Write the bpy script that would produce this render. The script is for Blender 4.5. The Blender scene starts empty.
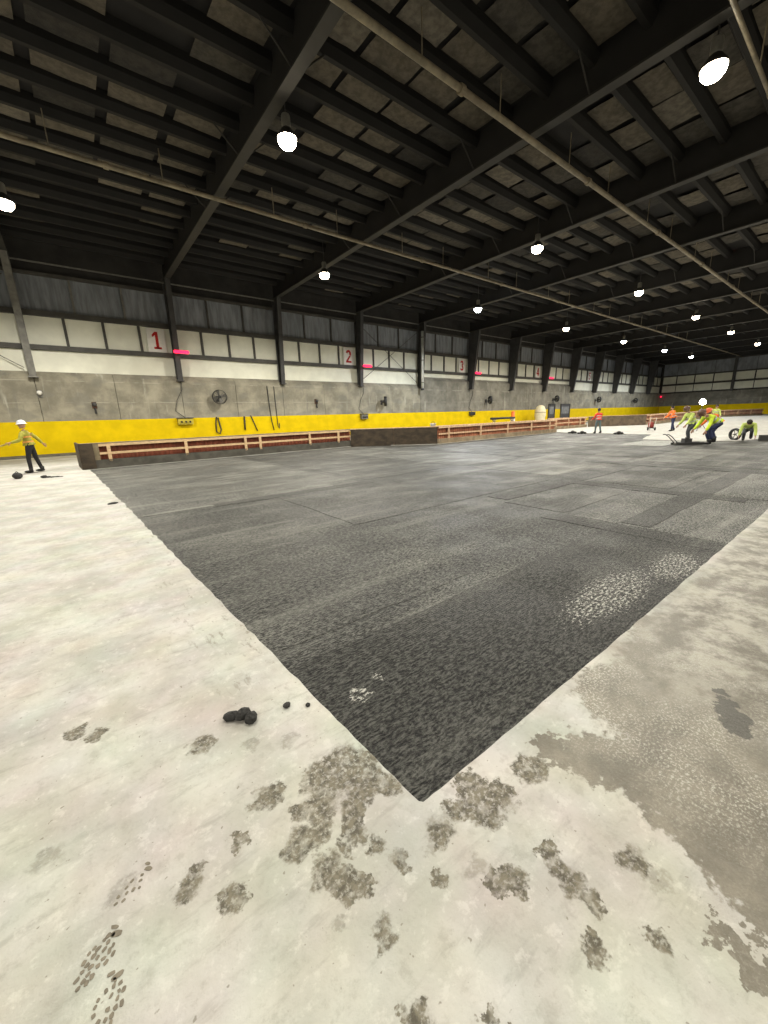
import bpy, bmesh, math, random
from mathutils import Vector, Matrix
from mathutils.geometry import tessellate_polygon
random.seed(7)
sc = bpy.context.scene
C = sc.collection

# ------------------------------------------------------------------ camera, world, exposure
cam_d = bpy.data.cameras.new('camera')
cam = bpy.data.objects.new('camera', cam_d); C.objects.link(cam)
cam_d.sensor_fit = 'VERTICAL'; cam_d.sensor_height = 36.0; cam_d.sensor_width = 27.0
cam_d.lens = 13.5; cam_d.clip_start = 0.05; cam_d.clip_end = 500
R = Matrix(((0.7847, 0.1721, -0.5955), (-0.6192, 0.171, -0.7664), (-0.0301, 0.9701, 0.2408)))
cam.matrix_world = Matrix.Translation((0, 0, 1.65)) @ R.to_quaternion().to_matrix().to_4x4()
sc.camera = cam
w = bpy.data.worlds.new('world'); sc.world = w; w.use_nodes = True
w.node_tree.nodes['Background'].inputs[0].default_value = (0.02, 0.022, 0.028, 1)
w.node_tree.nodes['Background'].inputs[1].default_value = 0.2
vs = sc.view_settings
vs.view_transform = 'Standard'; vs.look = 'None'; vs.gamma = 1; vs.use_curve_mapping = False
vs.exposure = 0.12
LAMP_POWER = 2300.0
LAMP_GLOW = 45.0

# ------------------------------------------------------------------ material helpers
MATS = {}
class NT:
    def __init__(s, m): s.t = m.node_tree; s.n = s.t.nodes; s.l = s.t.links
    def add(s, typ, **kw):
        nd = s.n.new(typ)
        for k, v in kw.items(): setattr(nd, k, v)
        return nd
    def put(s, sock, v):
        if hasattr(v, 'is_output') : s.l.new(v, sock)
        else: sock.default_value = v
    def math(s, op, a, b=0.0, c=0.0, clamp=False):
        nd = s.add('ShaderNodeMath', operation=op, use_clamp=clamp)
        s.put(nd.inputs[0], a); s.put(nd.inputs[1], b); s.put(nd.inputs[2], c)
        return nd.outputs[0]
    def noise(s, vec, scale, detail=3.0, rough=0.55, col=False):
        nd = s.add('ShaderNodeTexNoise'); s.l.new(vec, nd.inputs['Vector'])
        nd.inputs['Scale'].default_value = scale; nd.inputs['Detail'].default_value = detail; nd.inputs['Roughness'].default_value = rough
        return nd.outputs['Color' if col else 'Fac']
    def mapr(s, v, a, b, c=0.0, d=1.0, smooth=True):
        nd = s.add('ShaderNodeMapRange'); nd.interpolation_type = 'SMOOTHSTEP' if smooth else 'LINEAR'
        s.put(nd.inputs[0], v)
        for i, x in zip((1, 2, 3, 4), (a, b, c, d)): s.put(nd.inputs[i], x)
        return nd.outputs[0]
    def mix(s, f, a, b):
        nd = s.add('ShaderNodeMix', data_type='RGBA')
        s.put(nd.inputs[0], f)
        for i, x in ((6, a), (7, b)):
            if isinstance(x, tuple): x = (x[0], x[1], x[2], 1)
            s.put(nd.inputs[i], x)
        return nd.outputs[2]
    def vmath(s, op, a, b=(0, 0, 0)):
        nd = s.add('ShaderNodeVectorMath', operation=op); s.put(nd.inputs[0], a); s.put(nd.inputs[1], b)
        return nd.outputs['Value'] if op in ('DISTANCE', 'LENGTH') else nd.outputs[0]
    def mapping(s, vec, scale=(1, 1, 1), rot=(0, 0, 0)):
        nd = s.add('ShaderNodeMapping'); s.l.new(vec, nd.inputs[0]); nd.inputs['Scale'].default_value = scale; nd.inputs['Rotation'].default_value = rot
        return nd.outputs[0]
    def bump(s, h, strength, dist):
        nd = s.add('ShaderNodeBump'); s.put(nd.inputs['Height'], h); nd.inputs['Strength'].default_value = strength; nd.inputs['Distance'].default_value = dist
        return nd.outputs[0]

def newmat(name):
    m = bpy.data.materials.new(name); m.use_nodes = True
    nt = NT(m); b = nt.n['Principled BSDF']
    pos = nt.add('ShaderNodeNewGeometry').outputs['Position']
    MATS[name] = m
    return m, nt, b, pos

def mat(name, col, rough=0.6, var=0.25, scale=3.0, metal=0.0, bump=0.0, stretch=(1, 1, 1), dirt=None, emit=0.0, spec=0.5):
    """plain procedural surface: colour with noise mottling, optional dirt colour and relief"""
    if name in MATS: return MATS[name]
    m, nt, b, pos = newmat(name)
    p = nt.mapping(pos, stretch)
    n1 = nt.noise(p, scale, 4, 0.6)
    lo = tuple(c * (1 - var) for c in col); hi = tuple(min(1, c * (1 + var * 0.6)) for c in col)
    c = nt.mix(nt.mapr(n1, 0.3, 0.7), lo, hi)
    if dirt:
        c = nt.mix(nt.math('MULTIPLY', nt.mapr(nt.noise(p, scale * 0.35, 5, 0.65), 0.48, 0.72), 0.75), c, dirt)
    nt.l.new(c, b.inputs['Base Color'])
    b.inputs['Roughness'].default_value = rough; b.inputs['Metallic'].default_value = metal
    b.inputs['Specular IOR Level'].default_value = spec
    if bump: nt.l.new(nt.bump(nt.noise(p, scale * 8, 3), 0.5, bump), b.inputs['Normal'])
    if emit:
        b.inputs['Emission Color'].default_value = (*col, 1); b.inputs['Emission Strength'].default_value = emit
    return m

# brown stains, faint stains and the wet ground: centre x, y and radius in metres
SPOTS = [(0.748, 1.334, 0.11), (0.659, 1.326, 0.105), (0.781, 1.238, 0.096), (0.853, 1.132, 0.056), (0.905, 1.3, 0.054), (0.4, 1.433, 0.059), (0.349, 1.421, 0.035), (0.557, 1.238, 0.069), (0.488, 1.272, 0.039), (0.425, 1.163, 0.057), (0.484, 1.139, 0.047), (0.655, 1.134, 0.047), (0.619, 1.057, 0.044), (0.551, 1.026, 0.03), (0.659, 0.96, 0.03), (0.455, 1.007, 0.052), (0.494, 0.918, 0.046), (0.547, 0.867, 0.026), (0.695, 0.862, 0.039), (0.761, 0.731, 0.02), (0.157, 1.151, 0.042), (0.128, 1.183, 0.016), (0.036, 1.294, 0.037), (0.079, 1.333, 0.021), (0.514, 0.726, 0.034), (1.105, 0.795, 0.077), (0.887, 0.836, 0.055), (0.996, 0.852, 0.046), (1.207, 0.775, 0.062), (1.42, 0.759, 0.069), (1.142, 0.891, 0.056), (0.915, 0.589, 0.033), (0.979, 0.544, 0.04), (1.16, 0.515, 0.036), (1.131, 0.46, 0.037), (1.127, 0.403, 0.039), (1.129, 0.344, 0.028), (1.372, 0.297, 0.052), (1.012, 0.274, 0.035), (1.183, 0.159, 0.03), (0.468, 0.533, 0.036), (0.637, 0.387, 0.02), (0.24, 1.329, 0.027), (0.241, 1.935, 0.052), (-0.287, 2.483, 0.044), (-0.201, 2.392, 0.043)]
FAINT = [(0.902, 0.67, 0.042), (0.413, 0.842, 0.029), (0.808, 0.814, 0.03), (-0.159, 1.437, 0.047), (-0.382, 1.747, 0.052), (0.438, 1.77, 0.046), (0.614, 1.664, 0.047), (1.377, 0.218, 0.046)]
WET = [(1.783, 0.268, 0.185), (1.679, 0.097, 0.138), (2.036, 0.117, 0.25), (1.843, 0.442, 0.181), (1.715, 0.606, 0.141), (1.609, 0.733, 0.094), (1.36, 0.052, 0.044), (1.35, -0.008, 0.052), (1.339, -0.064, 0.054), (1.63, -0.028, 0.15), (2.788, 0.435, 0.406), (2.32, 0.605, 0.314), (2.555, 0.207, 0.333), (2.158, 0.327, 0.254), (1.483, -0.048, 0.05), (3.264, 0.606, 0.351), (3.396, 0.328, 0.402), (4.486, 0.362, 0.451)]


PUDDLE = [(2.56, 0.24, 0.085), (2.47, 0.21, 0.07), (2.66, 0.28, 0.06), (2.75, 0.33, 0.035)]

def floor_material():
    m, nt, b, pos = newmat('pale_concrete')
    warp = nt.vmath('SUBTRACT', nt.noise(pos, 16, 4, 0.6, True), (0.5, 0.5, 0.5))
    wp = nt.vmath('ADD', pos, nt.vmath('MULTIPLY', warp, (0.13, 0.13, 0)))
    warp2 = nt.vmath('SUBTRACT', nt.noise(pos, 60, 3, 0.6, True), (0.5, 0.5, 0.5))
    wp = nt.vmath('ADD', wp, nt.vmath('MULTIPLY', warp2, (0.035, 0.035, 0)))
    wide = nt.vmath('ADD', pos, nt.vmath('MULTIPLY', warp, (0.30, 0.30, 0)))
    def field(lst, vec, grow):
        acc = None
        for (x, y, r) in lst:
            v = nt.math('MULTIPLY_ADD', nt.vmath('DISTANCE', vec, (x, y, 0)), -1.0 / (r * grow), 1.0)
            acc = v if acc is None else nt.math('MAXIMUM', acc, v)
        return acc
    spots = nt.mapr(field(SPOTS, wp, 1.42), 0.0, nt.mapr(nt.noise(pos, 6, 2), .35, .65, .12, .55))
    faint = nt.math('MULTIPLY', nt.mapr(field(FAINT, wp, 1.2), 0.0, 0.5), 0.45)
    wet = nt.mapr(field(WET, wide, 1.15), -0.05, 0.16)
    # pale trowelled concrete: broad cloudy tone, directional drag marks, fine speckle
    cloud = nt.noise(pos, 1.7, 5, 0.62)
    base = nt.mix(nt.mapr(cloud, 0.33, 0.68), (0.425, 0.415, 0.372), (0.575, 0.567, 0.525))
    drag = nt.noise(nt.mapping(pos, (1.6, 7, 1), (0, 0, 0.5)), 2.2, 5, 0.65)
    base = nt.mix(nt.math('MULTIPLY', nt.mapr(drag, 0.53, 0.72), 0.55), base, (0.33, 0.32, 0.285))
    grey = nt.noise(pos, 0.35, 3, 0.5)
    base = nt.mix(nt.math('MULTIPLY', nt.mapr(grey, 0.5, 0.7), 0.35), base, (0.36, 0.357, 0.325))
    fine = nt.noise(pos, 11, 7, 0.72)
    base = nt.mix(nt.math('MULTIPLY', nt.mapr(fine, 0.52, 0.66), 0.42), base, (0.33, 0.315, 0.275))
    base = nt.mix(nt.math('MULTIPLY', nt.mapr(fine, 0.46, 0.36), 0.4), base, (0.68, 0.67, 0.62))
    tint = nt.noise(pos, 2.6, 3, 0.5, True)
    tn = nt.add('ShaderNodeMix', data_type='RGBA', blend_type='OVERLAY'); tn.inputs[0].default_value = 0.10; nt.l.new(base, tn.inputs[6]); nt.l.new(tint, tn.inputs[7]); base = tn.outputs[2]
    crumbs = nt.mapr(nt.noise(pos, 34, 2, 0.5), 0.70, 0.74)
    base = nt.mix(nt.math('MULTIPLY', crumbs, 0.7), base, (0.22, 0.20, 0.16))
    # scuffed, crumbly dirt beside the cut edge of the dark bed
    sep = nt.add('ShaderNodeSeparateXYZ'); nt.l.new(pos, sep.inputs[0])
    X, Y = sep.outputs[0], sep.outputs[1]
    edge_l = nt.math('MULTIPLY', nt.mapr(X, 0.05, 0.75), nt.mapr(Y, 1.5, 2.6))
    scuff = nt.math('MULTIPLY', edge_l, nt.mapr(nt.noise(nt.mapping(pos, (4, 1.4, 1)), 3.0, 6, 0.7), 0.56, 0.66))
    base = nt.mix(nt.math('MULTIPLY', scuff, 0.65), base, (0.20, 0.18, 0.14))
    # wet brown ground on the near right, mottled with pale grit
    grit = nt.noise(pos, 75, 5, 0.75)
    broad = nt.noise(pos, 5.5, 5, 0.65)
    wetc = nt.mix(nt.mapr(broad, 0.3, 0.7), (0.120, 0.108, 0.082), (0.225, 0.205, 0.16))
    pale_grit = nt.math('MULTIPLY', nt.mapr(grit, 0.50, 0.60), nt.math('MULTIPLY', nt.mapr(X, 1.5, 2.1, 0.18, 1.0), nt.mapr(nt.noise(pos, 2.8, 3), 0.36, 0.60, .15, 1)))
    wetc = nt.mix(nt.math('MULTIPLY', pale_grit, 0.8), wetc, (0.56, 0.545, 0.475))
    col = nt.mix(nt.math('MULTIPLY', wet, 0.95), base, wetc)
    # the ground right of the bed further on: greyer, dirty
    right = nt.math('MULTIPLY', nt.mapr(X, 2.0, 3.4), nt.mapr(Y, 1.1, 0.7))
    rcol = nt.mix(nt.mapr(nt.noise(pos, 3.4, 7, 0.75), 0.40, 0.62), (0.13, 0.12, 0.095), (0.40, 0.385, 0.33))
    col = nt.mix(nt.math('MULTIPLY', right, 0.88), col, rcol)
    stain = nt.math('MAXIMUM', spots, faint)
    stain = nt.math('MULTIPLY', stain, nt.mapr(nt.noise(pos, 48, 5, 0.7), 0.36, 0.52, 0.35, 0.95))
    stain = nt.math('MULTIPLY', stain, nt.mapr(nt.noise(pos, 15, 3, 0.6), 0.32, 0.5, 0.5, 1.0))
    stc = nt.mix(nt.mapr(nt.noise(pos, 22, 4, .65), .36, .62), (0.075, 0.066, 0.046), (0.19, 0.172, 0.125))
    col = nt.mix(stain, col, stc)
    back = nt.math('MULTIPLY', nt.mapr(Y, 21.5, 26.0), nt.mapr(nt.noise(pos, .9, 4), .3, .6, .45, .9))
    col = nt.mix(back, col, (0.24, 0.225, 0.175))
    pud = nt.mapr(field(PUDDLE, wp, 1.0), 0.0, 0.2)
    col = nt.mix(nt.math('MULTIPLY', pud, .85), col, (0.055, 0.053, 0.045))
    nt.l.new(col, b.inputs['Base Color'])
    damp = nt.math('MAXIMUM', nt.math('MULTIPLY', wet, 0.85), nt.math('MULTIPLY', right, 0.5))
    damp = nt.math('MAXIMUM', damp, pud)
    b.inputs['Specular IOR Level'].default_value = 0.35
    nt.l.new(nt.mapr(damp, 0, 1, 0.78, 0.30), b.inputs['Roughness'])
    h = nt.math('ADD', nt.math('MULTIPLY', nt.noise(pos, 45, 5, 0.7), 1.0), nt.math('MULTIPLY', nt.noise(pos, 7, 3), 1.2))
    nt.l.new(nt.bump(h, 0.55, 0.006), b.inputs['Normal'])
    return m

def bed_material(name, tone, dusty, glint_spots=()):
    """dark gritty milled surface: fine combed grooves, coarse grit, pale dust"""
    m, nt, b, pos = newmat(name)
    warp = nt.vmath('SUBTRACT', nt.noise(pos, 9, 3, 0.6, True), (0.5, 0.5, 0.5))
    wp = nt.vmath('ADD', pos, nt.vmath('MULTIPLY', warp, (0.05, 0.05, 0)))
    grain = nt.noise(nt.mapping(wp, (26, 64, 1)), 1.0, 5, 0.72)
    coarse = nt.noise(nt.mapping(pos, (14, 26, 1)), 1.0, 4, 0.65)
    wv = nt.add('ShaderNodeTexWave', wave_type='BANDS', bands_direction='Y'); nt.l.new(wp, wv.inputs[0])
    wv.inputs['Scale'].default_value = 14.0; wv.inputs['Distortion'].default_value = 1.5; wv.inputs['Detail'].default_value = 2; wv.inputs['Detail Scale'].default_value = 3
    groove = wv.outputs['Fac']
    t = tone
    g = nt.math('ADD', nt.math('MULTIPLY', grain, 0.65), nt.math('MULTIPLY', coarse, 0.35))
    c = nt.mix(nt.mapr(g, 0.43, 0.60), (t * 0.10, t * 0.10, t * 0.09), (t * 2.3, t * 2.32, t * 2.1))
    dust = nt.mapr(nt.noise(nt.mapping(pos, (0.45, 1.0, 1)), 1.0, 6, 0.68), 0.46, 0.72)
    dust = nt.math('MULTIPLY', dust, nt.mapr(grain, 0.40, 0.60))
    c = nt.mix(nt.math('MULTIPLY', dust, dusty), c, (0.34, 0.34, 0.30))
    sweep = nt.mapr(nt.noise(nt.mapping(pos, (0.22, 2.6, 1)), 1.0, 4, 0.6), 0.52, 0.70)
    c = nt.mix(nt.math('MULTIPLY', sweep, dusty * 0.45), c, (0.30, 0.30, 0.265))
    if glint_spots:  # lamp glints on the wet grit, painted into the colour as pale speckles
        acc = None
        for (x, y, rx, ry) in glint_spots:
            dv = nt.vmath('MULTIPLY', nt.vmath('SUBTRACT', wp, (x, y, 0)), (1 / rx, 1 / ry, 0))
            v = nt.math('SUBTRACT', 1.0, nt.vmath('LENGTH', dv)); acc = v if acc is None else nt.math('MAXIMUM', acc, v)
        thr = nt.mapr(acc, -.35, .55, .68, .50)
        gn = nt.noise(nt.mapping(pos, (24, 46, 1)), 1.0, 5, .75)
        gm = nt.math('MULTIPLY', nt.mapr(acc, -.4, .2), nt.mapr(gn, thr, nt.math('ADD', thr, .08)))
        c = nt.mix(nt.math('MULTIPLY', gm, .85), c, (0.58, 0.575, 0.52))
    nt.l.new(c, b.inputs['Base Color'])
    nt.l.new(nt.mapr(nt.noise(pos, 0.8, 4), 0.35, 0.65, 0.62, 0.42), b.inputs['Roughness'])
    b.inputs['Specular IOR Level'].default_value = 0.22
    h = nt.math('ADD', nt.math('MULTIPLY', grain, 1.0), nt.math('MULTIPLY', groove, 0.25))
    nt.l.new(nt.bump(h, 0.9, 0.012), b.inputs['Normal'])
    return m

def wall_concrete(name, col):
    m, nt, b, pos = newmat(name)
    c = nt.mix(nt.mapr(nt.noise(pos, 0.7, 5, 0.65), 0.35, 0.68), tuple(x * 0.66 for x in col), tuple(x * 1.2 for x in col))
    streak = nt.noise(nt.mapping(pos, (1.5, 1, 0.16)), 1.6, 4, 0.6)
    c = nt.mix(nt.math('MULTIPLY', nt.mapr(streak, 0.58, 0.72), 0.6), c, (0.48, 0.47, 0.40))
    c = nt.mix(nt.math('MULTIPLY', nt.mapr(streak, 0.42, 0.30), 0.55), c, (0.15, 0.145, 0.125))
    sp = nt.add('ShaderNodeSeparateXYZ'); nt.l.new(pos, sp.inputs[0])
    lift = nt.math('ABSOLUTE', nt.math('SUBTRACT', nt.math('FRACT', nt.math('MULTIPLY', nt.math('ADD', sp.outputs[2], nt.math('MULTIPLY', nt.noise(pos, .8, 2), .08)), .82)), .5))
    c = nt.mix(nt.math('MULTIPLY', nt.mapr(lift, .035, .0), nt.mapr(nt.noise(pos, 1.1, 3), .42, .6, 0, .5)), c, (0.46, 0.44, 0.37))
    bl = nt.noise(nt.mapping(pos, (.55, 1, 1.1)), 1.0, 2, .4)
    c = nt.mix(nt.math('MULTIPLY', nt.mapr(bl, .55, .62), .45), c, (0.17, 0.165, 0.14))
    nt.l.new(c, b.inputs['Base Color']); b.inputs['Roughness'].default_value = 0.9
    nt.l.new(nt.bump(nt.noise(pos, 9, 4), 0.4, 0.01), b.inputs['Normal'])
    return m

floor_m = floor_material()
bed_mid = bed_material('milled_surface', 0.062, 0.60)
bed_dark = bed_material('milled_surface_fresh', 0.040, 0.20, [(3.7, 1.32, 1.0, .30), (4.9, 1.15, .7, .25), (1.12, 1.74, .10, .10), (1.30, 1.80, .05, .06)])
bed_lite = bed_material('milled_surface_dusty', 0.098, 0.95)
bed_damp = bed_material('milled_surface_damp', 0.046, 0.25)
bed_pale = bed_material('milled_surface_slurry', 0.30, 0.8)
conc_m = wall_concrete('wall_concrete', (0.27, 0.25, 0.19))
conc2_m = wall_concrete('wall_concrete_grey', (0.20, 0.19, 0.155))
yellow_m = mat('yellow_paint', (0.67, 0.48, 0.0), 0.75, 0.12, 1.2, dirt=(0.60, 0.42, 0.0), spec=0.15)
cream_m = mat('fibreglass_cream', (0.74, 0.74, 0.62), 0.5, 0.10, 0.8, dirt=(0.62, 0.61, 0.50))
upper_m = mat('blue_grey_sheet', (0.20, 0.215, 0.235), 0.55, 0.3, 1.5, stretch=(3, 1, 0.4))
top_m = mat('soot_sheet', (0.028, 0.026, 0.024), 0.8, 0.35, 1.2)
steel_m = mat('dark_steel', (0.042, 0.041, 0.040), 0.55, 0.3, 2.0)
steelg_m = mat('grey_steel', (0.16, 0.155, 0.135), 0.5, 0.3, 3.0)
girt_m = mat('girt_steel', (0.055, 0.052, 0.044), 0.6, 0.3, 2.0)
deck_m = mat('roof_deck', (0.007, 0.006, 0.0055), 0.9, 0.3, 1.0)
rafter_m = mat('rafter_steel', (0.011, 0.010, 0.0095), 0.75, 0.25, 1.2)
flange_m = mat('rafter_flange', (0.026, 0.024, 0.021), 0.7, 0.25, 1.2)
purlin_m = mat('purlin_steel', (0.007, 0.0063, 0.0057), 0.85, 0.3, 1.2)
ins_ms = [mat('insulation_a', (0.095, 0.081, 0.060), 0.95, 0.35, 5, bump=0.02), mat('insulation_b', (0.055, 0.049, 0.039), 0.95, 0.4, 5, bump=0.02),
          mat('insulation_c', (0.030, 0.027, 0.023), 0.95, 0.4, 5, bump=0.02), mat('insulation_d', (0.125, 0.11, 0.086), 0.95, 0.35, 5, bump=0.02)]
pipe_m = mat('pipe_paint', (0.24, 0.205, 0.14), 0.55, 0.35, 2.5, dirt=(0.15, 0.11, 0.07))
lumber_m = mat('cream_lumber', (0.80, 0.56, 0.32), 0.7, 0.2, 6, stretch=(1, 1, 4))
lumber2_m = mat('fresh_lumber', (0.74, 0.50, 0.31), 0.7, 0.25, 6)
red_m = mat('red_brown_board', (0.30, 0.085, 0.045), 0.75, 0.3, 4, stretch=(3, 3, 0.5))
redp_m = mat('faded_red_board', (0.42, 0.16, 0.085), 0.75, 0.35, 2, dirt=(0.5, 0.33, 0.2))
redfar_m = mat('bleached_red_board', (0.52, 0.27, 0.19), 0.75, 0.3, 1.5, dirt=(0.6, 0.48, 0.38))
curb_m = mat('damp_kerb', (0.105, 0.098, 0.080), 0.8, 0.35, 2.5)
sand_m = mat('sandy_kerb', (0.36, 0.28, 0.18), 0.85, 0.3, 2.5, dirt=(0.2, 0.16, 0.11))
darkply_m = mat('dark_plywood', (0.062, 0.045, 0.028), 0.75, 0.45, 2.2, stretch=(1, 1, 2))
ply_m = mat('weathered_plywood', (0.25, 0.20, 0.12), 0.75, 0.3, 3)
brownply_m = mat('brown_plywood', (0.155, 0.115, 0.075), 0.8, 0.35, 2.2)
black_m = mat('black_rubber', (0.016, 0.016, 0.016), 0.6, 0.3, 12, bump=0.004)
rubble_m = mat('dark_rubble', (0.035, 0.034, 0.032), 0.85, 0.45, 40, bump=0.006)
white_m = mat('white_paint', (0.72, 0.71, 0.66), 0.5, 0.08, 3)
signred_m = mat('sign_red', (0.42, 0.018, 0.014), 0.6, 0.08, 5, spec=0.2)
orange_m = mat('orange_plastic', (0.85, 0.16, 0.02), 0.5, 0.1, 5)
tarp_m = mat('cream_tarp', (0.80, 0.72, 0.50), 0.7, 0.12, 3)
skin_m = mat('skin', (0.42, 0.24, 0.16), 0.6, 0.1, 20)
hair_m = mat('hair', (0.02, 0.015, 0.012), 0.7, 0.2, 40)
mud_m = mat('dried_mud', (0.21, 0.185, 0.14), 0.85, 0.25, 30)

# ------------------------------------------------------------------ mesh helpers
class MB:
    def __init__(s): s.v = []; s.f = []
    def poly(s, pts, faces):
        o = len(s.v); s.v += [tuple(p) for p in pts]; s.f += [tuple(i + o for i in f) for f in faces]; return s
    def box(s, a, b, rot=None, at=(0, 0, 0)):
        x0, y0, z0 = a; x1, y1, z1 = b
        p = [Vector(q) for q in ((x0, y0, z0), (x1, y0, z0), (x1, y1, z0), (x0, y1, z0), (x0, y0, z1), (x1, y0, z1), (x1, y1, z1), (x0, y1, z1))]
        if rot is not None: p = [rot @ q for q in p]
        p = [q + Vector(at) for q in p]
        return s.poly(p, [(3, 2, 1, 0), (4, 5, 6, 7), (0, 1, 5, 4), (1, 2, 6, 5), (2, 3, 7, 6), (3, 0, 4, 7)])
    def prism(s, prof, ax, a, b):
        """profile polygon extruded along axis ax (0 = x: profile is (y,z); 1 = y: (x,z); 2 = z: (x,y))"""
        def P(t, q): return ((t, q[0], q[1]), (q[0], t, q[1]), (q[0], q[1], t))[ax]
        n = len(prof)
        return s.poly([P(a, q) for q in prof] + [P(b, q) for q in prof],
                      [tuple(range(n))[::-1], tuple(range(n, 2 * n))] + [(i, (i + 1) % n, n + (i + 1) % n, n + i) for i in range(n)])
    def tube(s, pts, r, n=8, cap=True):
        pts = [Vector(p) for p in pts]; rr = r if isinstance(r, (list, tuple)) else [r] * len(pts)
        o = len(s.v); up = Vector((0, 0, 1)); prev = None
        for i, p in enumerate(pts):
            d = (pts[min(i + 1, len(pts) - 1)] - pts[max(i - 1, 0)]).normalized()
            if prev is None:
                u = d.cross(up if abs(d.z) < 0.95 else Vector((1, 0, 0))).normalized()
            else:
                u = (prev - d * prev.dot(d)).normalized()
            prev = u; v = d.cross(u)
            for k in range(n):
                a = 2 * math.pi * k / n; s.v.append(tuple(p + (u * math.cos(a) + v * math.sin(a)) * rr[i]))
        for i in range(len(pts) - 1):
            for k in range(n):
                s.f.append((o + i * n + k, o + i * n + (k + 1) % n, o + (i + 1) * n + (k + 1) % n, o + (i + 1) * n + k))
        if cap:
            s.f.append(tuple(o + k for k in range(n))[::-1]); e = o + (len(pts) - 1) * n; s.f.append(tuple(e + k for k in range(n)))
        return s
    def lathe(s, prof, n=20, M=None):
        o = len(s.v)
        for (r, z) in prof:
            for k in range(n):
                a = 2 * math.pi * k / n; p = Vector((r * math.cos(a), r * math.sin(a), z))
                s.v.append(tuple(M @ p if M is not None else p))
        for i in range(len(prof) - 1):
            for k in range(n):
                s.f.append((o + i * n + k, o + i * n + (k + 1) % n, o + (i + 1) * n + (k + 1) % n, o + (i + 1) * n + k))
        return s
    def ball(s, c, r, n=12, m=8, noise=0.0, M=None):
        r = r if isinstance(r, (tuple, list)) else (r, r, r); o = len(s.v); c = Vector(c)
        for i in range(m + 1):
            t = math.pi * i / m
            for k in range(n):
                a = 2 * math.pi * k / n; q = 1 + (random.uniform(-noise, noise) if noise else 0)
                p = Vector((r[0] * math.sin(t) * math.cos(a), r[1] * math.sin(t) * math.sin(a), r[2] * math.cos(t))) * q
                if M is not None: p = M @ p
                s.v.append(tuple(c + p))
        for i in range(m):
            for k in range(n):
                s.f.append((o + i * n + k, o + (i + 1) * n + k, o + (i + 1) * n + (k + 1) % n, o + i * n + (k + 1) % n))
        return s
    def mesh(s, name, m, smooth=False):
        me = bpy.data.meshes.new(name); me.from_pydata(s.v, [], s.f)
        bm = bmesh.new(); bm.from_mesh(me)
        bmesh.ops.remove_doubles(bm, verts=bm.verts, dist=1e-5); bmesh.ops.recalc_face_normals(bm, faces=bm.faces)
        bm.to_mesh(me); bm.free()
        if m is not None: me.materials.append(m)
        if smooth: me.polygons.foreach_set('use_smooth', [True] * len(me.polygons))
        me.update(); return me
    def build(s, name, m, parent=None, smooth=False):
        return link(name, s.mesh(name, m, smooth), parent)

def link(name, me, parent=None, loc=(0, 0, 0), rz=0.0):
    o = bpy.data.objects.new(name, me); C.objects.link(o); o.parent = parent
    o.location = loc; o.rotation_euler = (0, 0, rz); return o
def tag(o, label, cat, group=None):
    o['label'] = label; o['category'] = cat
    if group: o['group'] = group
    return o
def thing(name, label, cat, loc=(0, 0, 0), rz=0.0, group=None):
    return tag(link(name, None, None, loc, rz), label, cat, group)
def struct(o, label=None):
    o['kind'] = 'structure'
    if label: o['label'] = label
    return o
def copy_tree(o, parent=None):
    c = o.copy(); C.objects.link(c); c.parent = parent
    for ch in list(o.children): copy_tree(ch, c)
    return c
def bx(a, b): return MB().box(a, b)

# ------------------------------------------------------------------ floor with the cut-out for the dark bed
X0, X1, Y0, Y1 = -24.0, 97.8, -32.0, 30.0
BED_Z = -0.03
def left_edge(y): return 0.91 - 0.70 * (y - 0.985) / 17.9
loop = []
n = 130
for i in range(n + 1):
    y = 0.985 + (18.85 - 0.985) * (i / n) ** 1.25
    loop.append((left_edge(y) + (random.uniform(-0.03, 0.018) * min(1, (y / 9) ** 1.3 + .12) if 0 < i < n else 0), y))
loop += [(12.7, 19.5), (16.7, 16.1), (31.0, 16.45)]
far = [(31.0, 16.45), (30.05, 13.3), (29.9, 11.2), (29.6, 9.3), (24.7, 8.2), (24.4, 5.5), (25.2, 4.2), (27.8, 3.6), (27.9, 0.88)]
for a, b in zip(far, far[1:]):
    for k in range(1, 7):
        t = k / 6; loop.append((a[0] + (b[0] - a[0]) * t + random.uniform(-.08, .08), a[1] + (b[1] - a[1]) * t + random.uniform(-.06, .06)))
loop[-1] = (27.9, 0.88)
n = 120
for i in range(1, n):
    t = i / n; x = 27.9 + (0.91 - 27.9) * (1 - (1 - t) ** 1.6)
    loop.append((x, 0.88 + 0.09 * t + random.uniform(-0.006, 0.006) * (1 if x > 2.5 else 0.4)))
outer = [(X0, Y0), (X1, Y0), (X1, Y1), (X0, Y1)]
mb = MB()
o3 = [Vector((x, y, 0)) for x, y in outer]; l3 = [Vector((x, y, 0)) for x, y in loop]
tris = tessellate_polygon([o3, l3])
mb.poly(o3 + l3, [tuple(t) for t in tris])
L = len(loop)
mb.poly([(x, y, 0) for x, y in loop] + [(x, y, BED_Z - 0.02) for x, y in loop], [(i, (i + 1) % L, L + (i + 1) % L, L + i) for i in range(L)])
fl = mb.mesh('floor', floor_m)
for p in fl.polygons:
    if abs(p.normal.z) > 0.9 and p.normal.z < 0: p.flip()
floor = struct(link('floor', fl), 'pale dusty concrete floor with brown wet stains')
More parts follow.
